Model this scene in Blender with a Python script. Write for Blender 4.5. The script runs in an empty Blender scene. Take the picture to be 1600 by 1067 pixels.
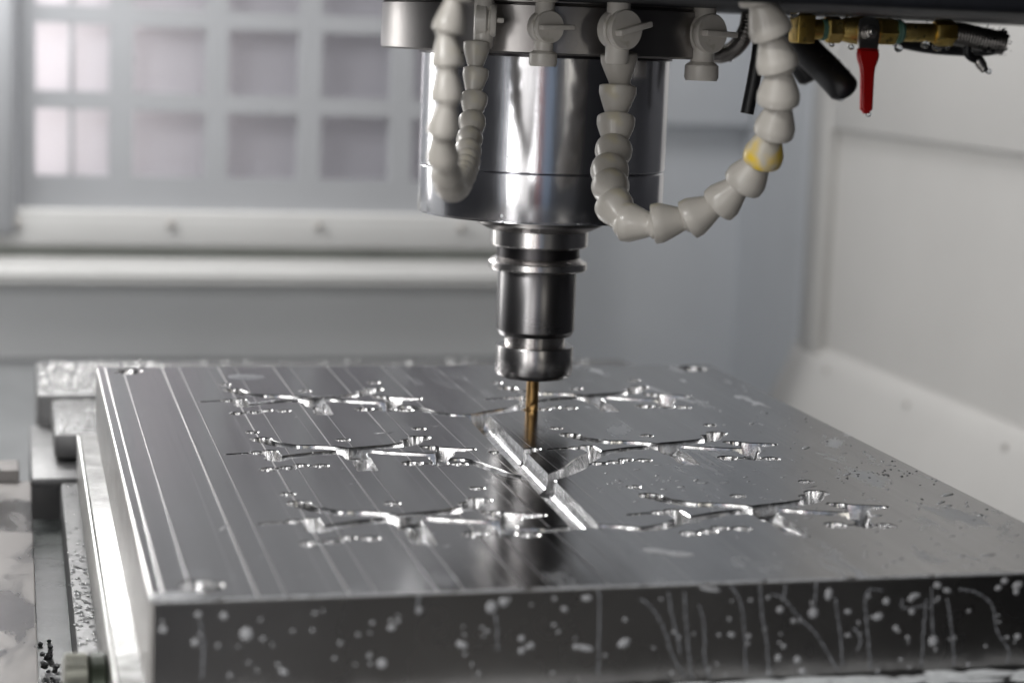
import bpy, bmesh, math, random
from mathutils import Vector, Matrix, Quaternion
from math import pi, sin, cos, radians
random.seed(7)
scene = bpy.context.scene
COL = scene.collection

# ------------------------------------------------------------------ camera
FPX, YAW, PITCH, ROLL = 3070.0, 0.25073, 0.15425, 0.037567
CAM = Vector((-0.32827, -1.2226, 0.24150))
fwd = Vector((sin(YAW)*cos(PITCH), cos(YAW)*cos(PITCH), -sin(PITCH)))
r0 = Vector((cos(YAW), -sin(YAW), 0)); u0 = r0.cross(fwd)
RI = cos(ROLL)*r0 + sin(ROLL)*u0
UP = -sin(ROLL)*r0 + cos(ROLL)*u0
cd = bpy.data.cameras.new("camera"); cam = bpy.data.objects.new("camera", cd); COL.objects.link(cam)
m = Matrix((RI, UP, -fwd)).transposed().to_4x4(); m.translation = CAM
cam.matrix_world = m
cd.sensor_width = 36; cd.lens = FPX*36/1600; cd.clip_start = .02; cd.clip_end = 50
cd.dof.use_dof = True; cd.dof.focus_distance = 1.15; cd.dof.aperture_fstop = 5.3
scene.camera = cam

def at(px, py, Y=None, Z=None, X=None):
    """point of the real place seen at a pixel of the 1600 px wide photograph, on a given plane"""
    d = (px-800)/FPX*RI - (py-533.5)/FPX*UP + fwd
    if Y is not None: t = (Y-CAM.y)/d.y
    elif Z is not None: t = (Z-CAM.z)/d.z
    else: t = (X-CAM.x)/d.x
    return CAM + t*d

# ------------------------------------------------------------------ world + lamps
w = bpy.data.worlds.new("World"); scene.world = w; w.use_nodes = True
bg = w.node_tree.nodes["Background"]; bg.inputs[0].default_value = (.92, .95, 1.0, 1); bg.inputs[1].default_value = .35
scene.cycles.max_bounces = 16; scene.cycles.glossy_bounces = 12
scene.view_settings.view_transform = 'Standard'; scene.view_settings.look = 'None'
scene.view_settings.exposure = 0; scene.view_settings.gamma = 1

def area(name, loc, target, sx, sy, power, color=(1, 1, 1), spread=None):
    l = bpy.data.lights.new(name, 'AREA'); l.shape = 'RECTANGLE'; l.size = sx; l.size_y = sy
    l.energy = power; l.color = color
    if spread: l.spread = radians(spread)
    o = bpy.data.objects.new(name, l); COL.objects.link(o); o.location = loc
    o.rotation_euler = (Vector(target)-Vector(loc)).to_track_quat('-Z', 'Y').to_euler()
    return o
area("work_lamp", (-.92, 1.00, .34), (.1, .2, 0), .16, .95, 6.5, (1, .98, .95))
area("corner_lamp", (-.46, 1.06, .52), (-.05, .1, -.05), .34, .16, 7, (1, .99, .97))
area("pocket_fill", (-.72, -.66, .62), (-.02, -.05, 0), .20, .14, 4, (1, .99, .97))  # added lamp, lifts the left-facing pocket walls
area("pocket_strip_fill", (-.61, -.73, .13), (-.05, -.05, .02), .12, .62, 1.25, (1, .99, .97))  # added upright strip for the sloping pocket walls to mirror
area("window_glow_fill", (-.40, 1.10, .40), (-.27, 1.25, .20), .12, .05, .5, (1, 1, 1))  # added for the hazy glow on the upper left of the window wall
area("ceiling_lamp", (.15, .75, 1.15), (.2, .7, 0), .9, .5, 9, (1, .99, .98))
area("workshop_window", (-1.42, -3.3, .55), (0, 0, .2), .22, 1.5, 8, (1, .99, .97))
area("workshop_window_left", (-2.15, -3.1, -.1), (0, 0, 0), 1.1, 2.2, 9, (1, .97, .93))
area("workshop_window_right", (.42, -3.3, .75), (0, 0, .2), .30, 1.1, 3, (1, .95, .84))
area("prop_fill", (-.6, -1.6, 2.3), (-.6, -3.2, 0), 1.2, .5, 14, (1, 1, 1))  # added to brighten the coloured boxes mirrored in the chrome
area("lamp_behind_glazing", (-.34, 1.385, .20), (-.24, 1.27, .17), .10, .55, 2.0, (1, .955, .93))

# ------------------------------------------------------------------ material helpers
class NT:
    def __init__(s, name):
        s.m = bpy.data.materials.new(name); s.m.use_nodes = True; s.t = s.m.node_tree; s.n = s.t.nodes
        s.b = s.n["Principled BSDF"]; s.co = s.n.new("ShaderNodeTexCoord").outputs["Object"]
    def L(s, a, b): s.t.links.new(a, b)
    def mp(s, scale=(1, 1, 1), rot=(0, 0, 0), loc=(0, 0, 0), src=None):
        q = s.n.new("ShaderNodeMapping"); q.inputs["Scale"].default_value = scale
        q.inputs["Rotation"].default_value = rot; q.inputs["Location"].default_value = loc
        s.L(src or s.co, q.inputs["Vector"]); return q.outputs[0]
    def noise(s, sc, det=4, vec=None, rough=.6, dist=0):
        q = s.n.new("ShaderNodeTexNoise"); q.inputs["Scale"].default_value = sc; q.inputs["Detail"].default_value = det
        q.inputs["Roughness"].default_value = rough; q.inputs["Distortion"].default_value = dist
        s.L(vec or s.co, q.inputs["Vector"]); return q.outputs["Fac"]
    def ramp(s, fac, stops):
        q = s.n.new("ShaderNodeValToRGB"); e = q.color_ramp.elements
        while len(e) < len(stops): e.new(.5)
        for i, (p, c) in enumerate(stops):
            e[i].position = p; e[i].color = (c, c, c, 1) if not isinstance(c, tuple) else (*c, 1)
        s.L(fac, q.inputs[0]); return q.outputs[0]
    def math(s, op, a, b=None, c=None):
        q = s.n.new("ShaderNodeMath"); q.operation = op
        for i, v in enumerate((a, b, c)):
            if v is None: continue
            if isinstance(v, (int, float)): q.inputs[i].default_value = v
            else: s.L(v, q.inputs[i])
        return q.outputs[0]
    def mix(s, fac, a, b):
        q = s.n.new("ShaderNodeMix"); q.data_type = 'RGBA'
        for k, v in ((0, fac), (6, a), (7, b)):
            if isinstance(v, (int, float)): q.inputs[k].default_value = v
            elif isinstance(v, tuple): q.inputs[k].default_value = (*v, 1)
            else: s.L(v, q.inputs[k])
        return q.outputs[2]
    def bump(s, h, strength=.3, dist=.001, normal=None):
        q = s.n.new("ShaderNodeBump"); q.inputs["Strength"].default_value = strength; q.inputs["Distance"].default_value = dist
        s.L(h, q.inputs["Height"])
        if normal: s.L(normal, q.inputs["Normal"])
        return q.outputs[0]
    def set(s, **k):
        for kk, v in k.items():
            i = s.b.inputs[kk.replace("_", " ")]
            if isinstance(v, (int, float)): i.default_value = v
            elif isinstance(v, tuple): i.default_value = (*v, 1) if len(v) == 3 else v
            else: s.L(v, i)
        return s
    def sep(s, src=None):
        q = s.n.new("ShaderNodeSeparateXYZ"); s.L(src or s.co, q.inputs[0]); return q.outputs

def simple(name, col, rough, metal=0, var=.12, vs=30, bump=0, bs=200, coat=0, stain=None, stain_at=.6, stain_scale=25, spec=None):
    t = NT(name)
    n = t.noise(vs, 5)
    c = t.mix(t.ramp(n, [(.3, 0.0), (.7, 1.0)]), tuple(v*(1-var) for v in col), tuple(min(1, v*(1+var)) for v in col))
    if stain:
        sn = t.noise(stain_scale, 3, t.mp(loc=(3, 5, 1)))
        c = t.mix(t.ramp(sn, [(stain_at, 0.0), (stain_at+.12, 1.0)]), c, stain)
    r = t.math('MULTIPLY_ADD', t.noise(vs*2.3, 4), .18, rough-.09)
    t.set(Base_Color=c, Roughness=r, Metallic=metal)
    if coat: t.set(Coat_Weight=coat, Coat_Roughness=.12)
    if spec is not None: t.set(Specular_IOR_Level=spec)
    if bump: t.L(t.bump(t.noise(bs, 5), bump, .0006), t.b.inputs["Normal"])
    return t.m

M = {}
# milled aluminium top: fine streaks along Y, step-over lines between the passes, wet film to the right
t = NT("milled_top"); X, Y, Z = t.sep()
fine = t.noise(1, 6, t.mp((2600, 18, 1)), .7)
med = t.noise(1, 3, t.mp((210, 1.2, 1)), .6)
wide = t.noise(1, 2, t.mp((38, .35, 1)), .5)
def lines(off, wd):
    q = t.math('PINGPONG', t.math('ADD', X, -off), .0394/2)        # distance to the nearest line of the set
    return t.math('SUBTRACT', 1.0, t.math('SMOOTH_MIN', t.math('DIVIDE', q, wd), 1.0, .3))
lA = lines(-.2275, .0009); lB = lines(-.2155, .0006)
lC = lines(-.2350, .0004)
fade = t.ramp(t.math('MULTIPLY_ADD', X, 2.0, .6), [(0, 1.0), (.38, .75), (.60, .22), (1, .04)])
ln = t.math('MULTIPLY', t.math('ADD', t.math('ADD', lA, t.math('MULTIPLY', lB, .7)), t.math('MULTIPLY', lC, .35)), fade)
film = t.noise(1, 5, t.mp((34, 12, 1), rot=(0, 0, .5)), .62, .6)
right = t.ramp(t.math('MULTIPLY_ADD', X, 2.0, .5), [(.25, 0.0), (.8, 1.0)])
fm = t.math('MULTIPLY', t.ramp(film, [(.57, 0.0), (.65, 1.0)]), t.math('ADD', t.math('MULTIPLY_ADD', right, .62, .05), t.ramp(t.math('MULTIPLY_ADD', Y, -10, -3.45), [(0, 0.0), (.5, .3)])))
scr = t.noise(1, 4, t.mp((75, 190, 1), rot=(0, 0, -.30)), .65)
scm = t.math('MULTIPLY', t.ramp(scr, [(.66, 0.0), (.74, 1.0)]), .4)
base = t.mix(t.ramp(wide, [(.3, 0.0), (.7, 1.0)]), (.235, .232, .235), (.315, .31, .312))
base = t.mix(t.math('MULTIPLY', t.ramp(fine, [(.3, 0.0), (.7, 1.0)]), .15), base, (.5, .5, .51))
base = t.mix(t.math('MULTIPLY', ln, .75), base, (.93, .91, .90))  # glint of the step-over ridges mixed into the colour
base = t.mix(fm, base, (.55, .57, .60))
base = t.mix(t.math('MULTIPLY', scm, t.math('MULTIPLY_ADD', right, 1.5, .1)), base, (.62, .64, .67))
rg = t.math('ADD', t.math('MULTIPLY_ADD', med, .13, .09), t.math('ADD', t.math('MULTIPLY', fm, .3), t.math('ADD', t.math('MULTIPLY', ln, .3), t.math('MULTIPLY', scm, .3))))
rg = t.math('ADD', rg, t.math('MULTIPLY', right, .05))
t.set(Base_Color=base, Roughness=rg, Metallic=t.math('SUBTRACT', 1.0, t.math('MULTIPLY', fm, .6)))
b1 = t.bump(fine, .02, .0002)
b2 = t.bump(ln, .5, .0002, b1)
t.L(b2, t.b.inputs["Normal"])
M['top'] = t.m
# pocket walls
t = NT("milled_pocket")
s1 = t.noise(1, 3, t.mp((230, 230, 16)), .5); s2 = t.noise(500, 4); s3 = t.noise(1, 3, t.mp((1400, 1400, 90)), .6)
sp = t.ramp(t.noise(750, 3), [(.60, 0.0), (.66, 1.0)])
c = t.mix(t.ramp(s1, [(.38, 0.0), (.60, 1.0)]), (.56, .56, .565), (.90, .90, .905))  # vertical glint bands of the walls mixed into the colour
t.set(Base_Color=c, Roughness=t.math('MULTIPLY_ADD', s2, .16, .12), Metallic=1.0)
t.L(t.bump(t.math('ADD', s3, t.math('MULTIPLY', sp, .5)), .14, .0003), t.b.inputs["Normal"])
M['pocket'] = t.m
# ground side faces
t = NT("ground_side"); 
g1 = t.noise(1, 5, t.mp((700, 700, 25)), .6); g2 = t.noise(14, 4)
t.set(Base_Color=t.mix(g2, (.27, .26, .255), (.36, .35, .345)), Roughness=t.math('MULTIPLY_ADD', g2, .16, .20), Metallic=1.0)
t.L(t.bump(g1, .08, .0003), t.b.inputs["Normal"])
M['side'] = t.m
# wet shiny side (left)
t = NT("wet_side"); g = t.noise(60, 5, t.mp((1, .35, 1)), .6, .4)
t.set(Base_Color=(.42, .41, .405), Roughness=t.math('MULTIPLY_ADD', g, .35, .18), Metallic=1.0)
t.L(t.bump(g, .5, .002), t.b.inputs["Normal"]); M['wet_side'] = t.m
# chrome
def steel(name, col, rough, sc=(1, 1, 1), b=.02, spots=0.0, ns=500, rv=.1):
    t = NT(name); n = t.noise(1, 5, t.mp(tuple(ns*v for v in sc)), .6); n2 = t.noise(22, 4)
    r = t.math('ADD', t.math('MULTIPLY_ADD', n2, rv, rough-rv/2), t.math('MULTIPLY', n, .05))
    cc = t.mix(n2, tuple(.9*c for c in col), col)
    if spots:
        v = t.n.new("ShaderNodeTexVoronoi"); v.inputs["Scale"].default_value = 85; t.L(t.mp((1, 1, .8)), v.inputs["Vector"])
        d = t.ramp(v.outputs["Distance"], [(.06, 1.0), (.12, 0.0)])
        msk = t.math('MULTIPLY', d, t.ramp(t.noise(31, 2), [(.52, 0.0), (.58, 1.0)]))
        cc = t.mix(t.math('MULTIPLY', msk, spots), cc, (.85, .88, .92)); r = t.math('ADD', r, t.math('MULTIPLY', msk, .4))
        t.set(Metallic=t.math('SUBTRACT', 1.0, t.math('MULTIPLY', msk, .7*spots)))
    else: t.set(Metallic=1.0)
    t.set(Base_Color=cc, Roughness=r)
    t.L(t.bump(n, b, .0003), t.b.inputs["Normal"]); return t.m
M['chrome'] = steel("spindle_chrome", (.72, .72, .75), .15, (1, 1, .12), .09, 1.0)
M['flange'] = steel("spindle_flange_steel", (.36, .345, .34), .32, (1, 1, .5), .06, .3)
M['holder'] = steel("tool_holder_steel", (.22, .215, .22), .27, (.05, .05, 3), .10)
M['holder_bright'] = steel("polished_ring_steel", (.68, .66, .65), .22, (.05, .05, 3), .10)
M['holder_dark'] = steel("blackened_steel", (.075, .072, .075), .33, (.1, .1, 2), .05)
M['nut'] = steel("collet_nut_steel", (.40, .39, .39), .24, (.05, .05, 3), .12)
M['tool'] = steel("gold_coated_carbide", (.34, .21, .085), .30, (1, 1, 1), .08)
M['steel'] = steel("zinc_steel", (.62, .60, .57), .28, (1, 1, 1), .10)
M['brass'] = None
t = NT("brass"); n = t.noise(170, 4); n2 = t.noise(60, 3)
c = t.mix(t.ramp(n2, [(.35, 0.0), (.7, 1.0)]), (.66, .45, .11), (.95, .73, .27))
c = t.mix(t.ramp(n, [(.60, 0.0), (.70, 1.0)]), c, (.13, .10, .05))
t.set(Base_Color=c, Roughness=t.math('MULTIPLY_ADD', n, .3, .26), Metallic=1.0)
t.L(t.bump(n, .25, .0005), t.b.inputs["Normal"]); M['brass'] = t.m
M['hose'] = simple("hose_plastic", (.48, .455, .415), .40, var=.06, vs=40, bump=.05, coat=.25, stain=(.52, .47, .33), stain_at=.60, stain_scale=28)
M['hose_yellow'] = simple("hose_plastic_yellowed", (.48, .45, .39), .40, var=.05, vs=40, coat=.25, stain=(.72, .50, .05), stain_at=.42, stain_scale=30)
M['valve'] = simple("valve_plastic", (.64, .61, .565), .38, var=.06, vs=60, bump=.06, coat=.2, stain=(.38, .36, .27), stain_at=.6, stain_scale=60)
M['red'] = simple("red_vinyl", (.55, .008, .008), .30, var=.1, coat=.3)
M['rubber'] = simple("black_rubber", (.012, .012, .014), .38, var=.2, vs=120, bump=.2, bs=700)
M['head'] = simple("head_casting_paint", (.012, .013, .017), .55, var=.3, vs=60, bump=.25, bs=160, spec=.25)
M['corr'] = steel("corrugated_steel", (.30, .285, .27), .34, (1, 1, 1), .2)
M['tape'] = simple("green_tape", (.10, .22, .17), .5, var=.25, vs=200, bump=.4, bs=300)
M['chip'] = steel("dark_wet_chips", (.13, .13, .135), .25, (1, 1, 1), .2)
M['shiny_chip'] = steel("bright_wet_chips", (.7, .7, .7), .2, (1, 1, 1), .2)
M['wall'] = simple("enclosure_paint", (.66, .67, .68), .42, var=.03, vs=3, bump=.05, bs=90)
M['wall_blue'] = simple("back_wall_paint", (.68, .705, .74), .40, var=.05, vs=3, bump=.05, bs=90)
M['right'] = simple("side_wall_paint", (.57, .56, .545), .45, var=.03, vs=4, bump=.05, bs=90)
M['ledge'] = simple("ledge_paint", (.47, .47, .465), .35, var=.04, vs=6, bump=.06, bs=60)
M['grid'] = simple("window_grid_paint", (.41, .42, .44), .38, var=.04, vs=5)
M['tray'] = simple("chip_tray_paint", (.20, .206, .212), .35, var=.15, vs=9, bump=.2, bs=60)
M['darkwall'] = simple("shade_dark_panel", (.035, .036, .042), .5, var=.1)  # near-black colour stands in for shadow inside the machine
M['shop'] = simple("workshop_wall_paint", (.14, .14, .145), .7, var=.1, vs=2)
M['shop_floor'] = simple("workshop_floor", (.16, .16, .16), .5, var=.1, vs=2)
M['shop_red'] = simple("red_prop_paint", (.50, .02, .02), .4, var=.05)
M['shop_blue'] = simple("blue_prop_paint", (.42, .55, .72), .4, var=.05)
M['screw'] = simple("screw_steel", (.52, .50, .48), .4, metal=.3, var=.1)
M['groove'] = simple("groove_sealant", (.33, .35, .32), .5, var=.15, vs=12)
# frosted panes
t = NT("frosted_pane"); n = t.noise(9, 2)
tr = t.n.new("ShaderNodeBsdfTranslucent"); tr.inputs[0].default_value = (.85, .83, .85, 1)
mx = t.n.new("ShaderNodeMixShader"); mx.inputs[0].default_value = .55
t.set(Base_Color=t.mix(n, (.31, .315, .35), (.35, .35, .38)), Roughness=.25)
t.L(t.b.outputs[0], mx.inputs[1]); t.L(tr.outputs[0], mx.inputs[2]); t.L(mx.outputs[0], t.n["Material Output"].inputs[0])
M['pane'] = t.m
# table, wet dirty cast iron / stained
t = NT("table_steel"); n = t.noise(30, 4, t.mp((1, .45, 1)), .55, .5); n2 = t.noise(220, 3)
pud = t.ramp(n, [(.46, 0.0), (.60, 1.0)])
t.set(Base_Color=t.mix(pud, (.235, .222, .215), (.155, .153, .152)), Roughness=t.math('MULTIPLY_ADD', pud, -.22, .42), Metallic=.6)
t.L(t.bump(t.math('ADD', pud, t.math('MULTIPLY', n2, .15)), .10, .0008), t.b.inputs["Normal"]); M['table'] = t.m
t = NT("wet_cast_iron"); n = t.noise(120, 5, None, .7, .5); n2 = t.noise(30, 4)
dr = t.ramp(n, [(.55, 0.0), (.70, 1.0)])
t.set(Base_Color=t.mix(n2, (.09, .09, .095), (.18, .18, .18)), Roughness=t.math('MULTIPLY_ADD', dr, -.15, .50), Metallic=.7)
t.L(t.bump(dr, .15, .001), t.b.inputs["Normal"]); M['iron'] = t.m
t = NT("coolant_film_floor"); n = t.noise(40, 4)
t.set(Base_Color=t.mix(n, (.10, .11, .11), (.17, .185, .18)), Roughness=.22, Metallic=.2)
t.L(t.bump(n, .2, .002), t.b.inputs["Normal"]); M['pool'] = t.m
# serrated plate side
t = NT("serrated_steel"); v = t.n.new("ShaderNodeTexVoronoi"); v.inputs["Scale"].default_value = 620; v.inputs["Randomness"].default_value = .15
t.L(t.co, v.inputs["Vector"]); n = t.noise(50, 4)
t.set(Base_Color=t.mix(n, (.35, .35, .34), (.62, .62, .61)), Roughness=.28, Metallic=1.0)
t.L(t.bump(v.outputs["Distance"], .6, .0008), t.b.inputs["Normal"]); M['serr'] = t.m
M['knob'] = simple("knob_dark_oxide", (.035, .042, .030), .32, metal=.5, var=.3, vs=60)
M['knurl'] = simple("knurled_knob_steel", (.20, .20, .17), .33, metal=.8, var=.2, vs=120)
M['plate'] = simple("base_plate_steel", (.19, .19, .188), .36, metal=.85, var=.5, vs=60, bump=.6, bs=110)
# coolant liquids
M['milk'] = simple("milky_coolant", (.40, .405, .42), .25, var=.08, vs=200, coat=.4)
M['trail'] = simple("coolant_trail", (.20, .205, .22), .30, var=.35, vs=300)
t = NT("clear_coolant"); t.set(Base_Color=(.93, .95, .96), Roughness=.03, Transmission_Weight=.95, IOR=1.35); M['clear'] = t.m
M['foam'] = simple("coolant_foam", (.74, .76, .77), .35, var=.1, vs=150)
M['grain'] = simple("sparkle_grain", (.80, .79, .78), .45, metal=.4)  # pale colour that mimics glints in the pockets

# ------------------------------------------------------------------ object helpers
def link(name, me, mat, parent=None, smooth=False, label=None, cat=None, group=None, kind=None, loc=None):
    o = bpy.data.objects.new(name, me); COL.objects.link(o)
    if mat is not None:
        for mm in (mat if isinstance(mat, (list, tuple)) else [mat]): me.materials.append(mm)
    if parent: o.parent = parent
    if smooth:
        me.polygons.foreach_set("use_smooth", [True]*len(me.polygons))
        if smooth != 'all':
            try: me.set_sharp_from_angle(angle=radians(smooth if smooth is not True else 35))
            except Exception: pass
    tag(o, label, cat, group, kind)
    if loc is not None: o.location = loc
    return o
def tag(o, label=None, cat=None, group=None, kind=None):
    if label: o["label"] = label
    if cat: o["category"] = cat
    if group: o["group"] = group
    if kind: o["kind"] = kind
    return o
def empty(name, loc, label=None, cat=None, group=None):
    o = bpy.data.objects.new(name, None); COL.objects.link(o); o.location = loc; o.empty_display_size = .01
    return tag(o, label, cat, group)
def mesh(bm):
    me = bpy.data.meshes.new("m"); bmesh.ops.recalc_face_normals(bm, faces=bm.faces); bm.to_mesh(me); bm.free(); return me
def b_box(bm, lo, hi, bev=0, seg=2):
    t_ = bmesh.new(); bmesh.ops.create_cube(t_, size=1)
    for v in t_.verts: v.co = Vector([lo[i] + (v.co[i]+.5)*(hi[i]-lo[i]) for i in range(3)])
    if bev: bmesh.ops.bevel(t_, geom=t_.edges[:], offset=bev, segments=seg, affect='EDGES', profile=.5)
    merge(bm, t_)
def merge(bm, t_, M4=None):
    me = bpy.data.meshes.new("tmp"); t_.to_mesh(me); t_.free()
    if M4 is not None: me.transform(M4)
    bm.from_mesh(me); bpy.data.meshes.remove(me)
def frame(d, origin):
    d = Vector(d).normalized(); q = d.to_track_quat('Z', 'Y')
    mm = q.to_matrix().to_4x4(); mm.translation = origin; return mm
def b_lathe(bm, prof, seg=64, M4=None, caps=True, sq=None):
    """prof: (r, z) from one end to the other"""
    t_ = bmesh.new(); rings = []
    for r, z in prof:
        rings.append([t_.verts.new((r*cos(2*pi*k/seg), r*sin(2*pi*k/seg), z)) for k in range(seg)])
    for a, b in zip(rings, rings[1:]):
        for k in range(seg): t_.faces.new((a[k], a[(k+1) % seg], b[(k+1) % seg], b[k]))
    if caps: t_.faces.new(rings[0][::-1]); t_.faces.new(rings[-1])
    bmesh.ops.recalc_face_normals(t_, faces=t_.faces)
    merge(bm, t_, M4)
def lathe(name, prof, mat, parent=None, seg=96, M4=None, smooth=30, **k):
    bm = bmesh.new(); b_lathe(bm, prof, seg, M4); return link(name, mesh(bm), mat, parent, smooth, **k)
def box(name, lo, hi, mat, parent=None, bev=.001, seg=2, **k):
    bm = bmesh.new(); b_box(bm, lo, hi, bev, seg); return link(name, mesh(bm), mat, parent, 40, **k)
def catmull(P, n=8):
    P = [Vector(p) for p in P]; Q = [2*P[0]-P[1]] + P + [2*P[-1]-P[-2]]; out = []
    for i in range(1, len(Q)-2):
        for k in range(n):
            t_ = k/n; a, b, c, d = Q[i-1:i+3]
            out.append(.5*((2*b)+(c-a)*t_+(2*a-5*b+4*c-d)*t_**2+(3*b-a-3*c+d)*t_**3))
    out.append(P[-1]); return out
def b_tube(bm, pts, rad, seg=16, round_end=False):
    """tube swept along pts, rad is a number or a function of 0..1"""
    n = len(pts); t_ = bmesh.new(); rings = []; up = Vector((.13, .2, .97)); prev = None
    for i, p in enumerate(pts):
        d = (pts[min(i+1, n-1)]-pts[max(i-1, 0)]).normalized()
        if prev is None: x = d.cross(up).normalized()
        else: x = (prev - d*prev.dot(d)).normalized()
        prev = x; y = d.cross(x); r = rad(i/(n-1)) if callable(rad) else rad
        rings.append([t_.verts.new(p + r*(cos(2*pi*k/seg)*x+sin(2*pi*k/seg)*y)) for k in range(seg)])
    for a, b in zip(rings, rings[1:]):
        for k in range(seg): t_.faces.new((a[k], a[(k+1) % seg], b[(k+1) % seg], b[k]))
    t_.faces.new(rings[0][::-1]); t_.faces.new(rings[-1])
    bmesh.ops.recalc_face_normals(t_, faces=t_.faces); merge(bm, t_)
def tube(name, pts, rad, mat, parent=None, seg=20, smooth=50, **k):
    bm = bmesh.new(); b_tube(bm, pts, rad, seg); return link(name, mesh(bm), mat, parent, smooth, **k)
def blob(bm, c, r, sub=2, M4=None):
    t_ = bmesh.new(); bmesh.ops.create_icosphere(t_, subdivisions=sub, radius=1)
    for v in t_.verts: v.co = Vector((v.co.x*r[0], v.co.y*r[1], v.co.z*r[2]))+Vector(c)
    merge(bm, t_, M4)

# ------------------------------------------------------------------ the enclosure (setting)
YP = 1.25                      # window panel plane
bm = bmesh.new()               # window grid wall with square openings
cols = [(-.304, -.216), (-.187, -.099), (-.071, .017), (.046, .134), (.163, .251)]
rows = [(.052, .133), (.155, .236), (.258, .339)]
xs = sorted([-.325] + [v for c_ in cols for v in c_] + [.335]); zs = sorted([.005] + [v for r_ in rows for v in r_] + [.62])
for i in range(len(xs)-1):
    for j in range(len(zs)-1):
        if i % 2 == 1 and j % 2 == 1 and j < 6: continue
        x0, x1, z0, z1 = xs[i], xs[i+1], zs[j], zs[j+1]
        b_box(bm, (x0, YP, z0), (x1, YP+.012, z1))
bmesh.ops.remove_doubles(bm, verts=bm.verts, dist=1e-6)
grid = link("window_wall", mesh(bm), M['grid'], kind="structure")
for c_ in cols:
    for r_ in rows:
        box("pane", (c_[0]-.002, YP+.014, r_[0]-.002), (c_[1]+.002, YP+.018, r_[1]+.002), M['pane'], grid, bev=0)
for r_ in rows:
    box("mullion", (-.264, YP+.002, r_[0]), (-.258, YP+.0135, r_[1]), M['grid'], grid, bev=.001)
# left post and sill profile in front of the glazing
def extrude_x(name, prof, x0, x1, mat, parent=None, **k):
    bm = bmesh.new(); a = [bm.verts.new((x0, y, z)) for y, z in prof]; b = [bm.verts.new((x1, y, z)) for y, z in prof]
    n = len(prof)
    for i in range(n): bm.faces.new((a[i], a[(i+1) % n], b[(i+1) % n], b[i]))
    bm.faces.new(a[::-1]); bm.faces.new(b)
    bmesh.ops.recalc_face_normals(bm, faces=bm.faces)
    bmesh.ops.bevel(bm, geom=[e for e in bm.edges if abs(e.verts[0].co.x-e.verts[1].co.x) > .01], offset=.004, segments=3, affect='EDGES')
    return link(name, mesh(bm), mat, parent, 40, **k)
post = box("window_post", (-.43, YP-.035, -.02), (-.327, YP+.012, .62), M['grid'], bev=.01, seg=3, kind="structure")
sill = extrude_x("window_sill", [(YP+.01, .004), (YP-.018, .014), (YP-.026, .004), (YP-.026, -.034), (YP+.01, -.034)], -.43, .335, M['ledge'], kind="structure")
for px, py in ((27, 347), (267, 349), (497, 352), (720, 355)):
    p = at(px, py, Y=YP-.026)
    lathe("screw", [(.0001, -.0045), (.004, -.0040), (.0055, -.0015), (.0055, .001)], M['screw'], sill, 16, Matrix.Translation(p) @ Matrix.Rotation(-pi/2, 4, 'X'))
box("sill_groove", (-.43, YP-.012, -.046), (.335, YP+.01, -.034), M['groove'], bev=0, kind="structure")
ledge = extrude_x("sill_ledge", [(YP+.01, -.046), (YP-.02, -.046), (YP-.06, -.058), (YP-.064, -.068), (YP-.060, -.078), (YP+.01, -.078)], -.43, .335, M['ledge'], kind="structure")
box("lower_wall", (-.9, YP-.02, -.172), (.335, YP+.01, -.078), M['wall'], bev=0, kind="structure")
box("enclosure_back_wall", (-.95, 1.62, -.7), (.76, 1.64, 1.3), M['wall_blue'], bev=0, kind="structure")
box("back_wall_header", (.345, 1.585, .118), (.752, 1.619, 1.3), M['wall_blue'], bev=.004, kind="structure")
box("window_wall_return", (.335, YP-.02, -.3), (.345, 1.62, .62), M['wall'], bev=0, kind="structure")
# tray floor
bm = bmesh.new()
vs = [bm.verts.new(v) for v in ((-.95, YP-.021, -.172), (.335, YP-.021, -.172), (.335, .6, -.36), (-.95, .6, -.36), (-.95, -.75, -.42), (.335, -.75, -.42),
                                (.335, 1.62, -.62), (.76, 1.62, -.62), (.76, -.75, -.52), (.335, -.75, -.52))]
bm.faces.new((vs[0], vs[1], vs[2], vs[3])); bm.faces.new((vs[3], vs[2], vs[5], vs[4])); bm.faces.new((vs[9], vs[8], vs[7], vs[6])); bm.faces.new((vs[1], vs[6], vs[9], vs[5], vs[2]))
link("chip_tray_floor", mesh(bm), M['tray'], kind="structure")
# right wall with recessed sheet panel
RX = .75
bm = bmesh.new()
b_box(bm, (RX+.014, -.75, -.17), (RX+.02, 1.285, .130))            # recessed sheet
link("side_wall_sheet", mesh(bm), M['right'], kind="structure")
bm = bmesh.new()
b_box(bm, (RX, 1.285, -.181), (RX+.03, 1.352, 1.3), .006, 3)
b_box(bm, (RX, -.75, .132), (RX+.03, 1.283, 1.3), .004, 2)
link("enclosure_side_wall", mesh(bm), M['right'], None, 40, kind="structure")
bm = bmesh.new(); pr = [(RX+.022, -.165), (RX+.002, -.180), (RX-.004, -.200), (RX-.03, -.255), (RX-.04, -.7), (RX+.03, -.7), (RX+.03, -.165)]
a = [bm.verts.new((x, -.75, z)) for x, z in pr]; b = [bm.verts.new((x, 1.375, z)) for x, z in pr]
for i in range(len(pr)): bm.faces.new((a[i], a[(i+1) % len(pr)], b[(i+1) % len(pr)], b[i]))
bm.faces.new(a[::-1]); bm.faces.new(b)
box("dark_side_panel", (RX-.06, -.75, -.4), (RX-.05, .50, 1.2), M['darkwall'], bev=.002, kind="structure")  # unseen panel added to darken the right of the chrome
skirt = link("side_wall_skirt", mesh(bm), M['right'], None, 40, kind="structure")
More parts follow.
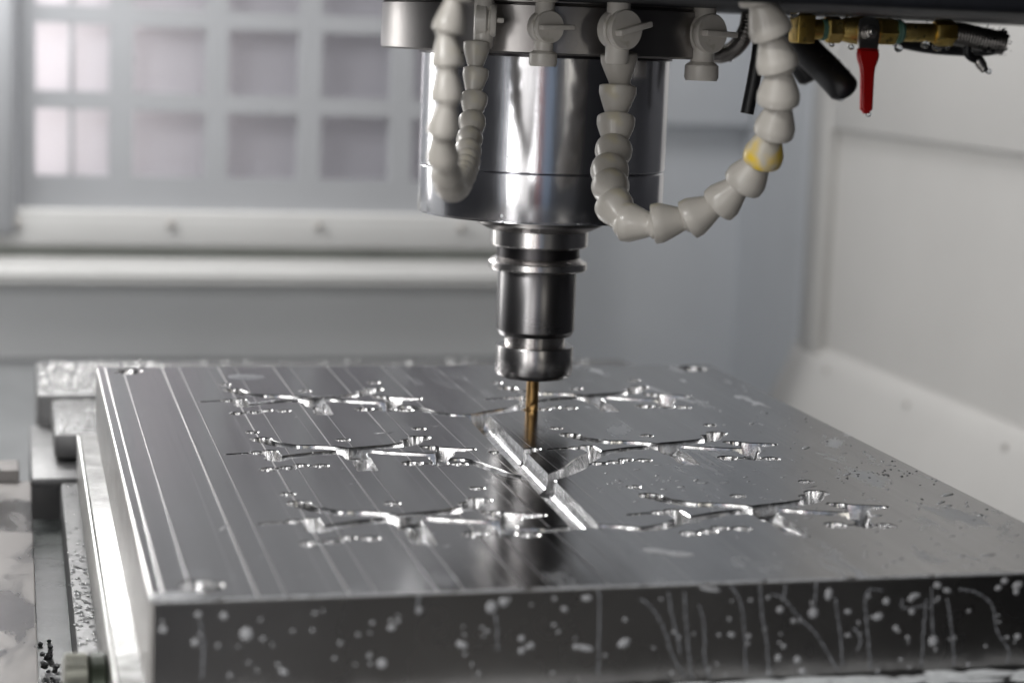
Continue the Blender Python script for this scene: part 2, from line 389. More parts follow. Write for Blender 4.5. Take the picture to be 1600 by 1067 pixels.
for px, py in ((1293, 578), (1418, 632), (1572, 698)):
    p = at(px, py, X=RX-.001)
    lathe("screw", [(.0001, .0040), (.004, .0036), (.0055, .0015), (.0055, -.004)], M['screw'], skirt, 16, Matrix.Translation(p) @ Matrix.Rotation(-pi/2, 4, 'Y'))
box("side_wall_far_strip", (RX+.004, 1.377, -.7), (RX+.03, 1.62, 1.3), M['wall_blue'], bev=0, kind="structure")
# parts of the machine round the camera side (give the steel something to mirror)
box("left_side_wall", (-1.00, -.75, -.7), (-.98, .42, 1.3), M['darkwall'], bev=0, kind="structure")  # front part coloured near-black for the dark band in the chrome
box("left_side_wall", (-1.00, .42, -.7), (-.98, 1.64, 1.3), M['wall'], bev=0, kind="structure")
box("front_wall_right", (.22, -.78, -.7), (.80, -.76, 1.3), M['darkwall'], bev=0, kind="structure")
box("front_wall_lower", (-1.0, -.78, -.7), (.22, -.76, -.22), M['darkwall'], bev=0, kind="structure")
box("enclosure_ceiling", (-1.0, -.78, 1.3), (.80, 1.64, 1.32), M['darkwall'], bev=0, kind="structure")
box("workshop_wall", (-3.5, -3.7, -1.2), (3.5, -3.6, 2.5), M['shop'], bev=0, kind="structure")
box("workshop_floor", (-3.5, -3.6, -1.25), (3.5, -.79, -1.2), M['shop_floor'], bev=0, kind="structure")
for x, hw, mm, nm in ((-.97, .09, 'shop_red', "narrow red"), (-.56, .22, 'shop_blue', "wide light blue")):  # coloured boxes added for the red and blue streaks in the chrome
    e = empty("streak_prop", (x, -3.2, -1.2), "tall %s cabinet standing behind the camera" % nm, "prop")
    box("prop_body", (-hw, -.15, 0), (hw, .15, 2.4), M[mm], e, bev=.01)
    for k in range(5): box("prop_front", (-hw+.01, .151, .1+k*.44), (hw-.01, .158, .5+k*.44), M[mm], e, bev=.003)

# ------------------------------------------------------------------ the block with its cavities
XL, XR, YF, YB = -.2731, .1844, -.4086, .1701
def outline(pts, r, n=11):
    """capsule-like outline of width 2r round a polyline (2-D, metres)"""
    P = [Vector(p).to_2d() for p in pts]
    if len(P) == 1: return [P[0]+Vector((r*cos(2*pi*k/30), r*sin(2*pi*k/30))) for k in range(30)]
    L_, R_ = [], []
    for i, p in enumerate(P):
        d = (P[min(i+1, len(P)-1)]-P[max(i-1, 0)]).normalized(); nrm = Vector((-d.y, d.x)); rr = r[i] if isinstance(r, list) else r
        L_.append(p+nrm*rr); R_.append(p-nrm*rr)
    def cap(p, d, rr):
        a0 = math.atan2(d.y, d.x)+pi/2
        return [p+Vector((rr*cos(a0-pi*k/n), rr*sin(a0-pi*k/n))) for k in range(1, n)]
    r1 = r[-1] if isinstance(r, list) else r; r2 = r[0] if isinstance(r, list) else r
    return L_ + cap(P[-1], (P[-1]-P[-2]).normalized(), r1) + R_[::-1] + cap(P[0], (P[0]-P[1]).normalized(), r2)
def offset(poly, d):
    n = len(poly); A = sum(poly[i].x*poly[(i+1) % n].y-poly[(i+1) % n].x*poly[i].y for i in range(n)); s = 1 if A > 0 else -1
    out = []
    for i in range(n):
        e = (poly[(i+1) % n]-poly[i-1])
        if e.length < 1e-9: e = Vector((1, 0))
        e.normalize(); out.append(poly[i]+Vector((e.y, -e.x))*d*s)
    return out
def b_prism(bm, poly, depth, dx=0, dy=0):
    ar = abs(sum(poly[i].x*poly[i-1].y-poly[i-1].x*poly[i].y for i in range(len(poly))))/2
    pe = sum((poly[i]-poly[i-1]).length for i in range(len(poly)))
    draft = min(.19*depth, .5*ar/pe)                     # mould draft: the walls lean outward towards the top
    lv = [(-depth, -draft), (-.0005, 0), (.0015, .0020)]; rings = []
    for z, o_ in lv:
        pp = offset(poly, o_) if o_ else poly
        rings.append([bm.verts.new((p.x+dx, p.y+dy, z)) for p in pp])
    n = len(poly)
    for a, b in zip(rings, rings[1:]):
        for k in range(n): bm.faces.new((a[k], a[(k+1) % n], b[(k+1) % n], b[k]))
    bm.faces.new(rings[0][::-1]); bm.faces.new(rings[-1])
def b_channel(bm, p0, p1, r, d0, d1, flare=0):
    """round-bottomed trough from p0 to p1, floor depth d0 to d1, a cutter"""
    p0, p1 = Vector(p0), Vector(p1); d = (p1-p0).normalized(); nrm = Vector((-d.y, d.x)); sec = []
    for p, dep in ((p0, d0), (p1, d1)):
        ring = [(r, .002), (r, -(dep-r*.75) if dep > r else -.0003)]
        for k in range(1, 10):
            a = pi*k/10; ring.append((r*cos(a), ring[1][1]-sin(a)*min(r*.75, dep)))
        ring += [(-r, ring[1][1]), (-r, .002)]
        sec.append([bm.verts.new((p.x+nrm.x*u, p.y+nrm.y*u, z)) for u, z in ring])
    a, b = sec; n = len(a)
    for k in range(n): bm.faces.new((a[k], a[(k+1) % n], b[(k+1) % n], b[k]))
    bm.faces.new(a[::-1]); bm.faces.new(b)
def sm(pts, n=8): return [p.to_2d() for p in catmull([(x*.001, y*.001, 0) for x, y in pts], n)]
GR = []
def inside(p, poly):
    c = False; n = len(poly)
    for i in range(n):
        a, b = poly[i], poly[i-1]
        if (a.y > p.y) != (b.y > p.y) and p.x < (b.x-a.x)*(p.y-a.y)/(b.y-a.y)+a.x: c = not c
    return c
def cavity(bm, cx, cy):
    S = [  # (outline, depth)
        (outline(sm([(-47, 27), (-40, 15), (-30, 6.5), (-19, 5), (-9, 1.5), (-3, -3), (0, -9)]), .0051), .0065),
        (outline(sm([(0, -9), (4, -3), (14, 0), (28, 4.5), (39, 11), (47, 25)]), .0048), .0065),
        (outline([(-.047, .028)], .0065), .011), (outline([(.048, .026)], .0068), .013), (outline([(.040, .018)], .0052), .011),
        (outline([(-.050, .049)], .0040), .008), (outline([(.001, .023)], .0042), .008), (outline([(.053, .053)], .0042), .008),
        (outline(sm([(-3, -8), (-10, -11), (-20, -13), (-33, -19), (-43, -24)]), .0042), .009),
        (outline([(-.045, -.025)], .0066), .013), (outline([(-.046, -.006)], .0045), .009),
        (outline(sm([(-71, -12), (-62, -10), (-53, -9), (-46, -10)]), .0016), .006),
        (outline([(-.054, -.009)], .0045), .009), (outline(sm([(-46, -8), (-45, -25)]), .0045), .010),
        (outline([(-.0525, -.052)], .0050), .008), (outline([(-.0415, -.049)], .0046), .010), (outline([(-.0335, -.0435)], .0044), .009),
        (outline([(-.0225, -.0455)], .0046), .009), (outline(sm([(-52, -51), (-41, -48), (-32, -45), (-20, -46)]), .0012), .004),
        (outline(sm([(0, -8), (1, -18), (1, -28)]), [.0080]*8+[.0066]*9), .012),
        (outline(sm([(4, -8), (14, -10), (24, -15), (40, -20), (50, -22)]), .0048), .0065),
        (outline(sm([(46, 1), (58, -4), (72, -8)]), .0030), .008),
        (outline(sm([(50, -2), (55, -12), (52, -24)]), .0056), .011), (outline(sm([(57, -8), (66, -9)]), .0045), .008),
        (outline([(.048, -.030)], .0062), .012), (outline([(.030, -.043)], .0062), .009), (outline([(.045, -.045)], .0055), .011),
        (outline([(.056, -.047)], .0050), .009), (outline(sm([(30, -43), (45, -45), (60, -48)]), .0012), .004),
        (outline(sm([(48, -30), (46, -44)]), .0040), .011)]
    for poly, dep in S: b_prism(bm, poly, dep, cx, cy)
    for i, (poly, dep) in enumerate(S):
        per = sum((poly[k]-poly[k-1]).length for k in range(len(poly)))
        for _ in range(int(per*1000*.07)):
            k = random.randrange(len(poly)); p = poly[k].lerp(poly[k-1], random.random())
            if any(j != i and inside(p, q) for j, (q, d_) in enumerate(S)): continue
            GR.append((p.x+cx, p.y+cy, -min(dep-.001, abs(random.gauss(.0012, .0016))+.0004)))
    b_channel(bm, (cx+.003, cy-.026), (cx+.0015, cy-.060), .0060, .0075, .0032)
cut = bmesh.new()
CX = (-.140, .050); CY = (.050, -.110, -.270)
for cx in CX:
    for cy in CY: cavity(cut, cx, cy)
# runner down the middle, its branches, and ejector recesses
b_channel(cut, (-.0405, -.018), (-.0515, -.304), .0080, .0100, .0100)
for pts, r, dep in (
    ([(-90, 14), (-78, 13), (-68, -4), (-58, -14), (-44, -17)], .0040, .008),
    ([(-42, -18), (-30, -8), (-12, 4), (0, 16), (6, 26)], .0052, .010),
    ([(-90, -146), (-78, -147), (-69, -168), (-62, -186), (-50, -199)], .0038, .007),
    ([(-46, -198), (-36, -190), (-20, -172), (-8, -152), (4, -135)], .0058, .011),
    ([(-90, -304), (-84, -306), (-72, -308), (-60, -304), (-50, -302)], .0040, .008),
    ([(-48, -302), (-34, -306), (-24, -311), (-10, -306), (2, -296)], .0040, .008)):
    b_prism(cut, outline(sm(pts), r), dep)
b_prism(cut, outline([(-.0470, -.203)], .0078), .015)
b_prism(cut, outline(sm([(-44, -127), (-36, -125), (-30, -120)]), .0042), .009)
b_prism(cut, outline([(-.056, -.128)], .0038), .006)
for x, y, r in ((-.2515, .152, .0100), (.1645, .152, .0112), (-.2500, -.388, .0095), (.1640, -.388, .0112)):
    b_prism(cut, outline([(x, y)], r), .016)
bmesh.ops.recalc_face_normals(cut, faces=cut.faces)
cme = bpy.data.meshes.new("cut"); cut.to_mesh(cme); cut.free()
cob = bpy.data.objects.new("cut", cme); COL.objects.link(cob)
bm = bmesh.new(); b_box(bm, (XL, YF, -.0468), (XR, YB, 0), .0012, 2)
bme = mesh(bm); tmp = bpy.data.objects.new("tmp", bme); COL.objects.link(tmp)
md = tmp.modifiers.new("b", 'BOOLEAN'); md.operation = 'DIFFERENCE'; md.object = cob; md.solver = 'EXACT'; md.use_self = True
dg = bpy.context.evaluated_depsgraph_get(); res = bpy.data.meshes.new_from_object(tmp.evaluated_get(dg))
bpy.data.objects.remove(tmp); bpy.data.objects.remove(cob)
print("block polys", len(res.polygons))
res.materials.clear()
block = empty("mold_block", (0, 0, -.05), "thick grey aluminium block with six milled cavities under the cutter", "metal block")
body = link("body", res, [M['top'], M['pocket'], M['side'], M['wet_side']], block); body.location = (0, 0, .05)
for p in res.polygons:
    n, c = p.normal, p.center
    if n.z > .99 and c.z > -.0002: p.material_index = 0
    elif n.z > .2 and n.z < .97 and (c.y < YF+.0013 or c.x < XL+.0013): p.material_index = 3  # front bevel takes the lighter metal to draw a light edge line
    elif c.y < YF+.0013 and n.y < -.5: p.material_index = 2
    elif c.x < XL+.0013 and n.x < -.3: p.material_index = 3
    elif c.x > XR-.0013 or c.y > YB-.0013: p.material_index = 2
    else: p.material_index = 1
gm = bmesh.new()  # pale grains stand in for sparkle on the pocket walls
for x, y, z in GR:
    s_ = random.uniform(.0002, .0005); blob(gm, (x, y, z), (s_, s_*random.uniform(.7, 1.6), s_), 1)
link("pocket_sparkle", mesh(gm), M['grain'], None, 'all', label="tiny pale grains added as sparkle along the rims of the milled cavities", cat="metal chips", kind="stuff")
res.set_sharp_from_angle(angle=radians(28)); res.polygons.foreach_set("use_smooth", [p.material_index == 1 for p in res.polygons])
# socket screws down in the corner counterbores
for x, y in ((-.2515, .152), (.1645, .152), (-.2500, -.388)):
    lathe("screw_head", [(.0001, -.004), (.0040, -.004), (.0042, .0005), (.0078, .0010), (.0085, 0), (.0085, -.0085)], M['holder'], block, 24, Matrix.Translation((x, y, .0440)))
# base plate below
base = link("base_plate", (lambda b: (b_box(b, (XL-.011, YF-.018, -.088), (XR+.010, YB+.004, -.0470), .0015), mesh(b))[1])(bmesh.new()), M['plate'], None, 40,
            label="wet steel base plate with a serrated edge directly beneath the aluminium block", cat="plate")
bm = bmesh.new(); b_box(bm, (XL-.0128, YF-.017, -.0845), (XL-.0112, YB+.003, -.0492), .0004)
link("serrated_edge", mesh(bm), M['serr'], base)

# ------------------------------------------------------------------ machine table, slot, fixture
table = empty("machine_table", (-.4, 0, -.2)); tag(table, "wet steel machine table with a deep slot left of the block", "machine table")
def tb(name, lo, hi, mat, bev=.0015, parent=table):
    o = box(name, lo, hi, mat, parent, bev=bev); o.location = -Vector(parent.location); return o
tb("left_slab", (-.60, -.75, -.20), (-.317, .21, -.090), M['table'])
tb("slab_stop", (-.60, .211, -.20), (-.3255, .245, -.082), M['table'])
tb("slot_rail", (-.2965, -.75, -.20), (-.2755, .205, -.091), M['iron'])
tb("slot_floor", (-.3168, -.75, -.21), (-.2968, .206, -.118), M['pool'], 0)
tb("slot_bridge", (-.3168, .2065, -.0945), (-.2755, .40, -.0875), M['iron'])
tb("slot_back", (-.3168, .36, -.20), (-.2755, .399, -.0955), M['iron'])
tb("bed", (-.2750, -.75, -.24), (.20, .205, -.0885), M['iron'])
fix = empty("rear_fixture", (-.1, .45, -.1)); tag(fix, "low wet iron fixture behind the block covered in splashed chips", "fixture")
tb("fixture_base", (-.311, .401, -.24), (.24, .56, -.062), M['iron'], .004, fix)
tb("fixture_pad", (-.300, .26, -.086), (-.22, .3995, -.066), M['iron'], .004, fix)
# chips: heap in the slot, on the rail, on the fixture
def chips(name, n, gen, size, mat, label):
    bm = bmesh.new()
    for i in range(n):
        p = Vector(gen()); s = size*random.uniform(.5, 1.5); k = 5; rr = random.uniform(.6, 1.6)*s; a0 = random.uniform(0, 6.28); tilt = Quaternion(Vector((random.gauss(0, 1), random.gauss(0, 1), random.gauss(0, 1))).normalized(), random.uniform(0, 1.2))
        prev = None
        for j in range(k):
            a = a0+j*.5; c = tilt @ Vector((rr*cos(a), rr*sin(a), j*s*.12)); w_ = tilt @ Vector((0, 0, s*.35*(1-.5*abs(j-2)/2)))
            v = (bm.verts.new(p+c), bm.verts.new(p+c*1.12+w_))
            if prev: bm.faces.new((prev[0], prev[1], v[1], v[0]))
            prev = v
    return link(name, mesh(bm), mat, None, 'all', label=label, cat="metal chips", kind="stuff")
U = random.uniform
bm = bmesh.new()
for i in range(30):
    y = random.gauss(-.15, .03); s = U(.0008, .0026)
    blob(bm, (random.gauss(-.309, .003), y, -.117+U(0, .008)*math.exp(-((y+.15)/.03)**2)), (s, s*U(.6, 1.7), s*U(.5, 1)), 1, None)
link("slot_chips", mesh(bm), M['chip'], None, None, kind="stuff", cat="metal chips", label= "wet dark metal chips heaped in the table slot")
bm = bmesh.new()
def dome(p, n_, r, h, sub=2, jx=1, jy=1):
    blob(bm, (0, 0, 0), (r*jx, r*jy, h), sub, frame(n_, p))
for i in range(230):
    y = U(-.30, .20) if i % 2 else random.gauss(-.10, .05)
    dome((U(-.296, -.277), y, -.091), (0, 0, 1), U(.0007, .0022), U(.0005, .0012), 1)
link("rail_droplets", mesh(bm), M['clear'], None, 'all', label="clear coolant droplets scattered on the slot rail", cat="droplets", kind="stuff")
bm = bmesh.new()
for i in range(700):
    x = U(-.308, -.20) if i % 3 else U(-.2, .2); y = U(.41, .55)
    s = U(.0008, .0026); blob(bm, (x, y, -.062+s*.4), (s, s*U(.6, 1.6), s*U(.4, .9)), 1)
for i in range(200):
    s = U(.0006, .0018); blob(bm, (U(-.298, -.225), U(.265, .395), -.066+s*.4), (s, s*U(.6, 1.6), s*.6), 1)
link("fixture_splash", mesh(bm), M['shiny_chip'], None, 'all', label="bright wet chip grains splashed over the rear fixture", cat="metal chips", kind="stuff")
# knurled knob
kn = empty("knurled_knob", (-.296, -.300, -.082), "dark green knurled clamping knob at the lower left beside the base plate", "knob")
KM = Matrix.Rotation(pi/2, 4, 'Y')
bm = bmesh.new(); N = 140; prof = [(.0215, -.0105), (.0243, -.0095), (.0243, .0005), (.0225, .0012)]
rings = []
for r, z in prof: rings.append([bm.verts.new((z, (r*(1+.014*(k % 2)))*cos(2*pi*k/N), (r*(1+.014*(k % 2)))*sin(2*pi*k/N))) for k in range(N)])
for a, b in zip(rings, rings[1:]):
    for k in range(N): bm.faces.new((a[k], a[(k+1) % N], b[(k+1) % N], b[k]))
bm.faces.new(rings[0]); bm.faces.new(rings[-1])
link("knurled_ring", mesh(bm), M['knurl'], kn)
lathe("knob_collar", [(.0225, .0013), (.0248, .0025), (.0248, .0085), (.023, .0098)], M['knob'], kn, 64, KM)
lathe("knob_screw", [(.0002, -.019), (.0055, -.019), (.0065, -.018), (.0065, -.0145), (.0050, -.014), (.0050, -.0106)], M['steel'], kn, 24, KM)

# ------------------------------------------------------------------ splashes on the block
def img_face(px, py): return at(px, py, Y=YF)
bm = bmesh.new()
big = [(385, 990, 10, 11), (597, 1036, 8, 8), (768, 948, 9, 10), (787, 940, 7, 8), (722, 1007, 10, 6), (443, 1049, 8, 5), (1271, 957, 8, 9), (1458, 1001, 8, 9),
       (1372, 963, 9, 6), (1400, 981, 5, 5), (1385, 939, 6, 6), (1110, 920, 18, 4), (975, 1004, 11, 7), (915, 1012, 14, 5), (917, 934, 9, 5), (1143, 991, 6, 4), (1246, 1030, 6, 6),
       (1216, 1027, 5, 6), (1219, 952, 6, 5), (1295, 928, 6, 10), (1424, 935, 6, 5), (1465, 914, 7, 5), (1325, 955, 6, 4), (1425, 955, 5, 5), (1590, 994, 6, 5), (1570, 907, 6, 5),
       (1588, 924, 5, 5), (1254, 1048, 6, 5), (882, 951, 6, 4), (830, 1008, 5, 5), (815, 997, 5, 5), (815, 1016, 5, 5), (612, 980, 7, 5), (622, 970, 4, 4), (305, 1003, 6, 6), (255, 983, 6, 6),
       (350, 962, 6, 6), (310, 960, 5, 5), (655, 953, 5, 6), (900, 1010, 5, 5), (1430, 930, 9, 4), (1480, 922, 7, 4), (1590, 914, 9, 6), (1560, 918, 6, 4), (1325, 992, 5, 3), (1285, 1058, 4, 4)]
small = []
for i in range(95):
    px = 240+1350*random.random()**.75; small.append((px, U(925, 1055), U(1.5, 4.2), U(1.5, 4.2)))
for L_, hh in ((big, 1), (small, .6)):
    for px, py, a, b in L_:
        top = at(px, 0, Y=YF); p = img_face(px, py)
        if p.z > -.003 or p.z < -.046 or p.x < XL+.003: continue
        k = (p-CAM).dot(fwd)/FPX
        blob(bm, (0, 0, 0), (a*k, b*k, .0003*hh), 2, Matrix.Translation((p.x, YF, p.z)) @ Matrix.Rotation(pi/2, 4, 'X') @ Matrix.Rotation(U(-.6, .6), 4, 'Z'))
link("coolant_splashes", mesh(bm), M['milk'], None, 'all', label="milky white coolant droplets spattered over the front face of the block", cat="droplets", kind="stuff")
trails = [[(936, 920), (937, 975), (935, 1055)], [(1000, 935), (1015, 945), (1035, 975), (1050, 1020), (1072, 1060)], [(1045, 925), (1050, 960), (1060, 1000), (1062, 1020)],
          [(1070, 925), (1073, 980), (1078, 1040), (1082, 1062)], [(1093, 945), (1100, 975), (1102, 1035), (1110, 1060)], [(1142, 915), (1155, 935), (1163, 975), (1166, 1055)],
          [(1187, 912), (1192, 965), (1198, 1005), (1202, 1055)], [(1205, 928), (1225, 935), (1250, 965), (1275, 990), (1310, 1048)], [(1228, 912), (1225, 932)],
          [(1275, 908), (1273, 950)], [(1305, 935), (1312, 980), (1317, 1040)], [(1380, 922), (1358, 922), (1352, 945), (1357, 1000), (1360, 1046)], [(1455, 918), (1458, 995)],
          [(1448, 935), (1443, 985), (1440, 1042)], [(1480, 935), (1487, 980), (1491, 1040)], [(1500, 920), (1525, 925), (1550, 945), (1558, 985), (1576, 1015), (1573, 1038)],
          [(1335, 980), (1345, 1000), (1340, 1015)], [(1410, 935), (1412, 950), (1450, 945)], [(312, 970), (318, 1010), (316, 1060)], [(655, 925), (652, 955)], [(775, 960), (778, 1015)]]
bm = bmesh.new()
for T in trails:
    P = catmull([Vector((img_face(x, y).x, 0, img_face(x, y).z)) for x, y in T], 14)
    P = [p+Vector((random.gauss(0, .00022), 0, 0)) for p in P if -.0465 < p.z < -.0008]
    if len(P) < 3: continue
    b_tube(bm, P, lambda u: .00050*(.4+.8*abs(sin(u*37+T[0][0]))), 8)
for v in bm.verts: v.co.y = YF+min(0, v.co.y)*.35-.00005
link("coolant_trails", mesh(bm), M['trail'], None, 'all', label="dried coolant trails running down the front face of the block", cat="drips", kind="stuff")
bm = bmesh.new()
for i in range(260):
    x = U(XL-.008, XR+.006); y = YF-U(.001, .0165)
    blob(bm, (x, y, -.0472), (U(.004, .013), U(.0015, .004), U(.0005, .0011)), 2)
link("ledge_foam", mesh(bm), M['foam'], None, 'all', label="white coolant foam lying along the front ledge of the base plate", cat="foam", kind="stuff")
# puddles lying on the top
def puddle(px, py, a, b, lab, mat='milk', lobes=((0, 0, 1, 1),), h=.0005):
    c = at(px, py, Z=0); bm = bmesh.new()
    pts = []
    for k in range(40):
        an = 2*pi*k/40; rx = 0
        for (ox, oy, sx, sy) in lobes:
            # support of a union of ellipses seen from the centre
            for s_ in range(1, 41):
                q = Vector((cos(an), sin(an)))*s_*.06*max(a, b)
                if ((q.x-ox*a)/(sx*a))**2+((q.y-oy*b)/(sy*b))**2 <= 1: rx = max(rx, q.length)
        rx = max(rx, .1*min(a, b)); pts.append(Vector((cos(an)*rx*U(.95, 1.05), sin(an)*rx*U(.95, 1.05))))
    cv = bm.verts.new((0, 0, h)); r1 = [bm.verts.new((p.x*.8, p.y*.8, h*.9)) for p in pts]; r2 = [bm.verts.new((p.x, p.y, .00003)) for p in pts]
    for k in range(40):
        bm.faces.new((cv, r1[k], r1[(k+1) % 40])); bm.faces.new((r1[k], r2[k], r2[(k+1) % 40], r1[(k+1) % 40]))
    return link("coolant_puddle", mesh(bm), M[mat], None, 'all', label=lab, cat="puddle", loc=(c.x, c.y, .00002))
puddle(1042, 863, .0115, .010, "milky coolant puddle near the front edge of the block top", lobes=((-.45, .45, .5, .55), (.45, -.45, .6, .5), (0, 0, .45, .35)))
puddle(385, 589, .0135, .012, "pale oval coolant puddle behind the upper left cavity", mat='trail')
bm = bmesh.new()
for i in range(230):
    px, py = (random.gauss(1040, 60), random.gauss(752, 12)) if i < 45 else ((U(1150, 1600), U(640, 890)) if i < 190 else (U(330, 1100), U(590, 880)))
    p = at(px, py, Z=0)
    if not (XL+.02 < p.x < XR-.006 and YF+.006 < p.y < YB-.006): continue
    k_ = 1 if random.random() < .85 else 2.4
    blob(bm, (0, 0, 0), (U(.0007, .0034)*k_, U(.0004, .0011)*k_, .00022), 1, Matrix.Translation(p) @ Matrix.Rotation(random.gauss(.55, .3), 4, 'Z'))
link("top_droplets", mesh(bm), M['milk'], None, 'all', label="thin pale coolant splashes dashed over the top of the block", cat="droplets", kind="stuff")
bm = bmesh.new()
for i in range(75):
    p = at(U(1300, 1470), random.gauss(738, 9), Z=0) if i < 50 else at(U(1180, 1560), U(640, 800), Z=0)
    if p.x > XR-.004 or p.y > YB-.004: continue
    s = U(.0004, .0011); blob(bm, p, (s, s*U(.6, 2), s*.5), 1)
link("dark_flecks", mesh(bm), M['chip'], None, 'all', label="tiny dark metal flecks on the right part of the block top", cat="metal chips", kind="stuff")
bm = bmesh.new()
for i in range(34):        # milky beads that draw the light line along the front arris
    p = at(240+i*40+U(-15, 15), 940-(i*40)*.0344, Y=YF)
    blob(bm, (p.x, YF+.0006, -.0005), (U(.002, .009), .0011, .0006), 2)
q = XL+.002
while q < XR-.004:
    ln_ = U(.010, .05); e_ = min(XR-.002, q+ln_); n_ = 12
    b_tube(bm, [Vector((q+(e_-q)*k/n_, YF+.0005+random.gauss(0, .00012), -.0004)) for k in range(n_+1)], lambda u: .0006*math.sqrt(max(.02, 1-(2*u-1)**2))+.0001, 8)
    q = e_+U(0, .004)
blob(bm, (XL+.012, YF+.008, .0001), (.014, .006, .0007), 2); blob(bm, (XL+.001, YF+.001, 0), (.0016, .0016, .0012), 2)
link("edge_light_line", mesh(bm), M['milk'], None, 'all', label="coolant film and beads added for the light line along the front top edge of the block", cat="coolant film", kind="stuff")

# ------------------------------------------------------------------ spindle
AX = Matrix.Translation((0, 0, 0))
def R_(px, s=2.335): return px/s/1000
sp = empty("spindle", (0, 0, .12), "large chrome milling spindle nose hanging above the block", "spindle")
def splathe(name, prof, mat, parent=sp, seg=128, **k):
    o = lathe(name, prof, mat, parent, seg, smooth=30, **k); o.location = -Vector(parent.location); return o
splathe("mounting_flange", [(.06, .262), (.1040, .262), (.1040, .2612), (.1030, .2606), (.1040, .2600), (.1050, .2592), (.1050, .2322), (.1040, .2310), (.080, .2308)], M['flange'])
splathe("neck_ring", [(.070, .2320), (.0806, .2320), (.0806, .2292), (.0787, .2288), (.070, .2288)], M['holder_dark'])
splathe("sleeve", [(.070, .2300), (.0792, .2300), (.0792, .1602), (.0786, .1596), (.070, .1596)], M['chrome'])
splathe("lower_ring", [(.070, .1590), (.0783, .1590), (.0790, .1583), (.0790, .1305), (.0784, .1288), (.070, .1280), (.045, .1278), (.030, .1278)], M['chrome'])
splathe("sealing_disc", [(.030, .1290), (.0395, .1290), (.0395, .1245), (.0412, .1242), (.0412, .1228), (.0385, .1215), (.0335, .1190), (.030, .1185)], M['flange'])
th = empty("tool_holder", (0, 0, .05), "steel tool holder with v-grooved ring and collet nut below the spindle", "tool holder")
splathe("upper_ring", [(.020, .1200), (.0315, .1192), (.0321, .1186), (.0321, .1093), (.0313, .1083), (.0200, .1080)], M['holder_bright'], th)
splathe("gripper_groove", [(.0200, .1082), (.0268, .1082), (.0270, .1020), (.0272, .1000), (.0200, .0990)], M['holder_dark'], th)
splathe("grooved_ring", [(.0200, .1012), (.0272, .1012), (.0318, .0982), (.0322, .0976), (.0322, .0940), (.0315, .0931), (.0200, .0926)], M['holder_bright'], th)
splathe("holder_body", [(.0200, .0932), (.0252, .0932), (.0256, .0925), (.0256, .0536), (.0236, .0502), (.0200, .0500)], M['holder'], th)
nk = [(.0150, .0505)]
for k in range(6): nk += [(.0197, .0500-k*.0014), (.0199, .0497-k*.0014), (.0199, .0491-k*.0014), (.0194, .0488-k*.0014)]
splathe("threaded_neck", nk+[(.0150, .0410)], M['holder_bright'], th)
nut = splathe("collet_nut", [(.0170, .0425), (.0236, .0436), (.0250, .0432), (.0254, .0424), (.0254, .0262), (.0244, .0240), (.0225, .0226), (.0090, .0222), (.0085, .0240)], M['nut'], th)
# end mill, fluted lower half
em = empty("end_mill", (0, 0, 0), "gold coated end mill held in the collet nut, its tip on the block", "end mill")
lathe("shank", [(.0001, .030), (.0041, .030), (.0041, .0150), (.0040, .0146), (.0001, .0146)], M['tool'], em, 40)
bm = bmesh.new(); rings = []; NS = 40; H = 36
for j in range(H+1):
    z = -.0012+.0158*j/H; ring = []
    for k in range(NS):
        a = 2*pi*k/NS; tw = a-z*170; r = .0041*(1-.16*min(1, max(0, (.0060-z)/.0015))*max(0, sin(2*tw))**1.5)
        ring.append(bm.verts.new((r*cos(a), r*sin(a), z)))
    rings.append(ring)
for a, b in zip(rings, rings[1:]):
    for k in range(NS): bm.faces.new((a[k], a[(k+1) % NS], b[(k+1) % NS], b[k]))
bm.faces.new(rings[0][::-1]); bm.faces.new(rings[-1])
link("flutes", mesh(bm), M['tool'], em, 40)

# machine head casting above everything
hd = empty("overhead_casting", (.2, -.1, .30), "black painted underside of the machine head along the top right", "machine head")
bm = bmesh.new(); b_box(bm, (-.20, -.30, .2622), (.62, .10, .40), .004, 3)
o = link("casting", mesh(bm), M['head'], hd, 40); o.location = -hd.location

